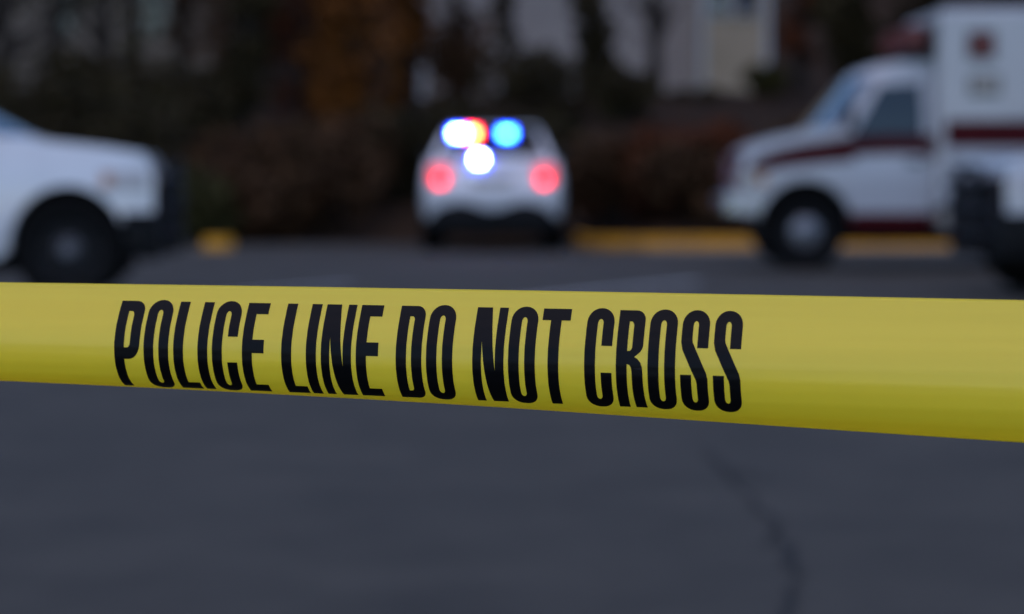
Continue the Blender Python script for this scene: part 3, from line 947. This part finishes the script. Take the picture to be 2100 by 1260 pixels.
    for s in (-1, 1):
        bm = bmesh.new()
        y0, y1 = s * 1.201, s * 1.209
        box(bm, -6.03, -2.36, min(y0, y1), max(y0, y1), 1.31, 1.60)
        finish('stripe', bm, 'maroon', o)
        for u0, u1, z0, z1 in ((2.46, 3.05, 0.72, 1.28), (3.12, 4.30, 1.65, 2.22), (3.12, 3.80, 0.72, 1.28)):
            bm = bmesh.new()
            y0, y1 = s * 1.201, s * 1.214
            box(bm, -u1, -u0, min(y0, y1), max(y0, y1), z0, z1)
            d = finish('locker_door', bm, 'amb_white', o, bevel=0.004)
            bm = bmesh.new()
            y0, y1 = s * 1.2145, s * 1.235
            box(bm, -u1 + 0.05, -u1 + 0.13, min(y0, y1), max(y0, y1), (z0 + z1) / 2 - 0.06, (z0 + z1) / 2 + 0.06)
            finish('handle', bm, 'chrome', d)
        def lamp(u, z, w_, h_, m, name):
            bm = bmesh.new()
            y0, y1 = s * 1.201, s * 1.225
            box(bm, -u - w_ / 2 - 0.025, -u + w_ / 2 + 0.025, min(y0, y1), max(y0, y1), z - h_ / 2 - 0.025, z + h_ / 2 + 0.025)
            q = finish(name, bm, 'black_trim', o, bevel=0.006)
            bm = bmesh.new()
            y0, y1 = s * 1.2255, s * 1.245
            box(bm, -u - w_ / 2, -u + w_ / 2, min(y0, y1), max(y0, y1), z - h_ / 2, z + h_ / 2)
            finish('lens', bm, m, q, bevel=0.008)
        lamp(2.74, 2.39, 0.25, 0.24, 'red_lens', 'warning_light')
        lamp(2.78, 1.97, 0.28, 0.15, 'tan_lens', 'scene_light')
    bm = bmesh.new()
    box(bm, -2.284, -2.02, -0.95, 0.95, 2.30, 2.36)
    box(bm, -2.284, -2.20, -0.95, 0.95, 2.361, 2.60)
    bar = finish('light_bar', bm, 'black_trim', o)
    for yy in (-0.76, -0.38, 0.0, 0.38, 0.76):
        bm = bmesh.new()
        box(bm, -2.195, -1.96, yy - 0.15, yy + 0.15, 2.365, 2.61)
        finish('lens', bm, 'red_lens', bar, bevel=0.03)
    bm = bmesh.new()
    box(bm, -5.95, -0.40, -0.70, 0.70, 0.30, 1.0)
    finish('chassis', bm, 'under', o)
    for s in (-1, 1):
        wheel(o, -0.86, s * 0.86, s, 0.41, 0.25, 'hub').scale = (1.04, 1, 1)
        wheel(o, -4.87, s * 0.98, s, 0.41, 0.30, 'hub').scale = (1.04, 1, 1)
    o.scale = (1, 1, 1.04)
    return o
make_ambulance((2.40, 27.8, 0.0), R(180))

# ------------------------------------------------------------------ the tape
# the tape runs straight across the view, its right end nearer; its cross section curls
TS = 0.2785                                   # how fast it comes nearer per metre to the right
CS = 1 / math.hypot(1, TS)
SN = TS * CS
ZM = 1.1561                                   # distance of its middle from the camera
TW = 0.076
CURL_L = (0.4301, 0.526, -0.1294, -1.1554, -1.8925)   # slope of the film across its width at the left
CURL_D = (0.0757, -0.0877, 0.264, 0.592, 0.8151)      # change towards the right
NV = 48

def quartic(a, v):
    xs = (0, .25, .5, .75, 1)
    r = 0.0
    for i in range(5):
        t = a[i]
        for j in range(5):
            if j != i:
                t *= (v - xs[j]) / (xs[i] - xs[j])
        r += t
    return r

_cache = {}
def section(s):
    key = round(s, 5)
    if key in _cache:
        return _cache[key]
    t = 0.453994 + 1.971402 * s + 0.500036 * s * s
    t = max(-0.06, min(1.08, t))
    a = [CURL_L[i] + t * CURL_D[i] for i in range(5)]
    ys, ns, y, n = [0.0], [0.0], 0.0, 0.0
    for k in range(NV):
        th = quartic(a, (k + 0.5) / NV)
        y += math.cos(th) * TW / NV
        n += math.sin(th) * TW / NV
        ys.append(y)
        ns.append(n)
    _cache[key] = (ys, ns, a)
    return _cache[key]

EX = Vector((1, 0, 0))
DOWN = Vector((0, -math.sin(PITCH), -math.cos(PITCH)))
FWD = Vector((0, math.cos(PITCH), -math.sin(PITCH)))
TAPE_AT = Vector((0, 0, CAM_H)) + FWD * ZM
ALONG = (EX * CS - FWD * SN)
OUT = (-EX * SN - FWD * CS)
def tape_point(s, v, off=0.0):
    ys, ns, a = section(s)
    k = min(NV - 1, max(0, int(v * NV)))
    f = v * NV - k
    y = ys[k] + (ys[k + 1] - ys[k]) * f
    n = ns[k] + (ns[k + 1] - ns[k]) * f
    th = quartic(a, v)
    n += 0.00005 * math.sin(6.283 * (v * 8.3 + 0.5 * math.sin(s * 4.1))) + 0.00004 * math.sin(6.283 * (v * 13.7 - 0.4 * math.sin(s * 6.3 + 1)))
    n += 0.00010 * max(0.0, min(1.0, 0.45 + s * 2.2)) * (math.exp(-((v - 0.38 - 0.03 * s) / 0.016) ** 2) + 0.7 * math.exp(-((v - 0.57 + 0.02 * s) / 0.022) ** 2))
    sc = max(-0.32, min(0.30, s))
    top = -0.008008 + 0.018752 * sc + 0.007506 * sc * sc
    if s > sc: top += 0.0232 * (s - sc)
    if s < sc: top += 0.0140 * (s - sc)
    y += top - math.sin(th) * off
    n += math.cos(th) * off
    return ALONG * s + DOWN * y + OUT * n

tape = empty('barrier_tape', TAPE_AT)
tag(tape, 'yellow police line tape with black lettering stretched across the view', 'barrier tape')
bm = bmesh.new()
S = [-1.6 + 0.1 * i for i in range(12)] + [-0.45 + 0.01 * i for i in range(86)] + [0.45 + 0.1 * i for i in range(8)]
S = sorted(set(round(q, 4) for q in S))
rows = [[bm.verts.new(tape_point(s, k / NV)) for k in range(NV + 1)] for s in S]
for a, b in zip(rows, rows[1:]):
    for k in range(NV):
        bm.faces.new((a[k], b[k], b[k + 1], a[k + 1]))
film = finish('film', bm, 'film', tape, smooth=False)
for p in film.data.polygons:
    p.use_smooth = True
so = film.modifiers.new('thickness', 'SOLIDIFY')
so.thickness = 0.00012
so.offset = 0

# glyph outlines in millimetres: x to the right, y down from the cap line, cap height 50.2
CAP = 50.2
ST = 5.2
def q_arc(cx, cy, rx, ry, a0, a1, n=7):
    return [(cx + rx * math.cos(R(a0 + (a1 - a0) * i / n)), cy + ry * math.sin(R(a0 + (a1 - a0) * i / n))) for i in range(n + 1)]
def rrect(x0, y0, x1, y1, rx, ry, corners='abcd'):
    """a top-left, b top-right, c bottom-right, d bottom-left rounded"""
    p = []
    p += q_arc(x0 + rx, y0 + ry, rx, ry, 180, 270) if 'a' in corners else [(x0, y0)]
    p += q_arc(x1 - rx, y0 + ry, rx, ry, 270, 360) if 'b' in corners else [(x1, y0)]
    p += q_arc(x1 - rx, y1 - ry, rx, ry, 0, 90) if 'c' in corners else [(x1, y1)]
    p += q_arc(x0 + rx, y1 - ry, rx, ry, 90, 180) if 'd' in corners else [(x0, y1)]
    return p
O_W = 13.1
def g_O():
    return rrect(0, -0.8, O_W, CAP + 0.8, 6.3, 7.6), [rrect(ST, 5.0, O_W - ST, 45.2, 1.33, 2.4)]
def g_D():
    return rrect(0, 0, 12.9, CAP, 4.6, 5.6, 'bc'), [rrect(ST, 5.8, 12.9 - ST, 44.2, 1.3, 2.0, 'bc')]
def g_P():
    return [(0, 0)] + q_arc(13.5 - 5.2, 5.8, 5.2, 5.8, 270, 360) + q_arc(13.5 - 6.0, 31.0 - 8.0, 6.0, 8.0, 0, 90) + [(ST, 31.0), (ST, CAP), (0, CAP)], [rrect(ST, 6.0, 13.5 - ST, 25.3, 1.5, 2.6, 'bc')]
def g_L():
    return [(0, 0), (ST, 0), (ST, 43.9), (11.2, 43.9), (11.2, CAP), (0, CAP)], []
def g_I():
    return [(0, 0), (ST, 0), (ST, CAP), (0, CAP)], []
def g_C():
    o = q_arc(6.3, 6.8, 6.3, 7.6, 180, 270) + q_arc(O_W - 6.3, 6.8, 6.3, 7.6, 270, 360) + [(O_W, 18.8), (O_W - ST, 18.8)]
    o += q_arc(O_W / 2, 7.4, 1.33, 2.4, 0, -180, 10)
    o += q_arc(O_W / 2, 42.8, 1.33, 2.4, 180, 0, 10)
    o += [(O_W - ST, 31.4), (O_W, 31.4)] + q_arc(O_W - 6.3, CAP + 0.8 - 7.6, 6.3, 7.6, 0, 90) + q_arc(6.3, CAP + 0.8 - 7.6, 6.3, 7.6, 90, 180)
    return o, []
def g_E():
    return [(0, 0), (11.3, 0), (11.3, 6.4), (ST, 6.4), (ST, 20.0), (11.3, 20.0), (11.3, 26.6), (ST, 26.6), (ST, 43.8), (11.4, 43.8), (11.4, CAP), (0, CAP)], []
def g_N():
    return [(0, 0), (7.6, 0), (11.0, 27.5), (11.0, 0), (15.4, 0), (15.4, CAP), (7.9, CAP), (4.35, 21.0), (4.35, CAP), (0, CAP)], []
def g_N():
    return [(0, 0), (7.5, 0), (11.08, 32.0), (11.08, 0), (15.4, 0), (15.4, CAP), (7.9, CAP), (4.32, 18.0), (4.32, CAP), (0, CAP)], []
def g_T():
    return [(0, 0), (13.7, 0), (13.7, 6.3), (9.4, 6.3), (9.4, CAP), (4.2, CAP), (4.2, 6.3), (0, 6.3)], []
def g_R():
    o = [(0, 0)] + q_arc(12.7 - 4.4, 5.2, 4.4, 5.2, 270, 360) + q_arc(12.7 - 3.6, 17.5, 3.6, 5.0, 0, 60, 5) + [(8.7, 23.7)]
    o += [(10.2, 24.6), (11.7, 26.3), (12.5, 28.6), (12.7, 31.5), (12.9, 42.0), (13.4, CAP), (8.0, CAP), (7.6, 42.0), (7.5, 31.0), (7.2, 28.8), (6.5, 27.5), (ST, 27.1), (ST, CAP), (0, CAP)]
    return o, [rrect(ST, 6.0, 12.7 - ST, 20.9, 1.4, 2.4, 'bc')]
def g_S():
    w = 12.9
    o = q_arc(6.3, 6.8, 6.3, 7.6, 180, 270) + q_arc(w - 6.3, 6.8, 6.3, 7.6, 270, 360) + [(w, 18.7), (w - ST, 18.7)]
    o += q_arc(w / 2, 7.4, w / 2 - ST, 2.4, 0, -180, 10)
    o += [(ST, 14.3), (5.5, 16.0), (12.2, 30.2), (12.9, 33.2)]
    o += q_arc(w - 6.3, CAP + 0.8 - 7.6, 6.3, 7.6, 0, 90) + q_arc(6.3, CAP + 0.8 - 7.6, 6.3, 7.6, 90, 180) + [(0, 31.3), (ST, 31.3)]
    o += q_arc(w / 2, 42.8, w / 2 - ST, 2.4, 180, 0, 10)
    o += [(w - ST, 35.6), (7.3, 33.6), (0.8, 19.6), (0, 15.8)]
    return o, []
GL = {'P': g_P, 'O': g_O, 'L': g_L, 'I': g_I, 'C': g_C, 'E': g_E, 'N': g_N, 'D': g_D, 'T': g_T, 'R': g_R, 'S': g_S}
TEXT = [('P', -200.1), ('O', -184.4), ('L', -168.6), ('I', -155.8), ('C', -148.2), ('E', -132.5),
        ('L', -112.1), ('I', -99.4), ('N', -91.7), ('E', -73.9), ('D', -53.7), ('O', -38.5),
        ('N', -15.5), ('O', 2.1), ('T', 17.2), ('C', 39.1), ('R', 54.3), ('O', 69.4), ('S', 84.8), ('S', 100.2)]
VT = 0.1269
def letter(ch, s0):
    outer, holes = GL[ch]()
    loops = [outer] + holes
    flat = [p for l in loops for p in l]
    tris = tessellate_polygon([[Vector((x, y, 0)) for x, y in l] for l in loops])
    bm = bmesh.new()
    vs = [bm.verts.new((x, y, 0)) for x, y in flat]
    for t in tris:
        try:
            bm.faces.new([vs[i] for i in t])
        except ValueError:
            pass
    bmesh.ops.remove_doubles(bm, verts=bm.verts, dist=1e-4)
    y = 0.0
    while y < CAP:
        y += 1.3
        bmesh.ops.bisect_plane(bm, geom=bm.verts[:] + bm.edges[:] + bm.faces[:], plane_co=(0, y, 0), plane_no=(0, 1, 0))
    bm.verts.index_update()
    nrm = []
    for v in bm.verts:
        q = ((s0 + v.co.x) / 1000, VT + v.co.y / 1000 / TW)
        e = 0.004
        du = tape_point(q[0] + 0.001, q[1]) - tape_point(q[0] - 0.001, q[1])
        dv = tape_point(q[0], q[1] + e) - tape_point(q[0], q[1] - e)
        nn = du.cross(dv).normalized()
        nrm.append(nn if nn.dot(OUT) > 0 else -nn)
    for v in bm.verts:
        v.co = tape_point((s0 + v.co.x) / 1000, VT + v.co.y / 1000 / TW, 0.00016)
    bmesh.ops.recalc_face_normals(bm, faces=bm.faces)
    me = bpy.data.meshes.new('letter')
    bm.to_mesh(me)
    bm.free()
    # face the printed side outwards
    tot = sum((p.normal * p.area for p in me.polygons), Vector())
    if tot.dot(OUT) < 0:
        me.flip_normals()
    for p in me.polygons:
        p.use_smooth = True
    me.normals_split_custom_set_from_vertices(nrm)
    return link('letter', me, 'ink', tape)
for ch, s0 in TEXT:
    letter(ch, s0)
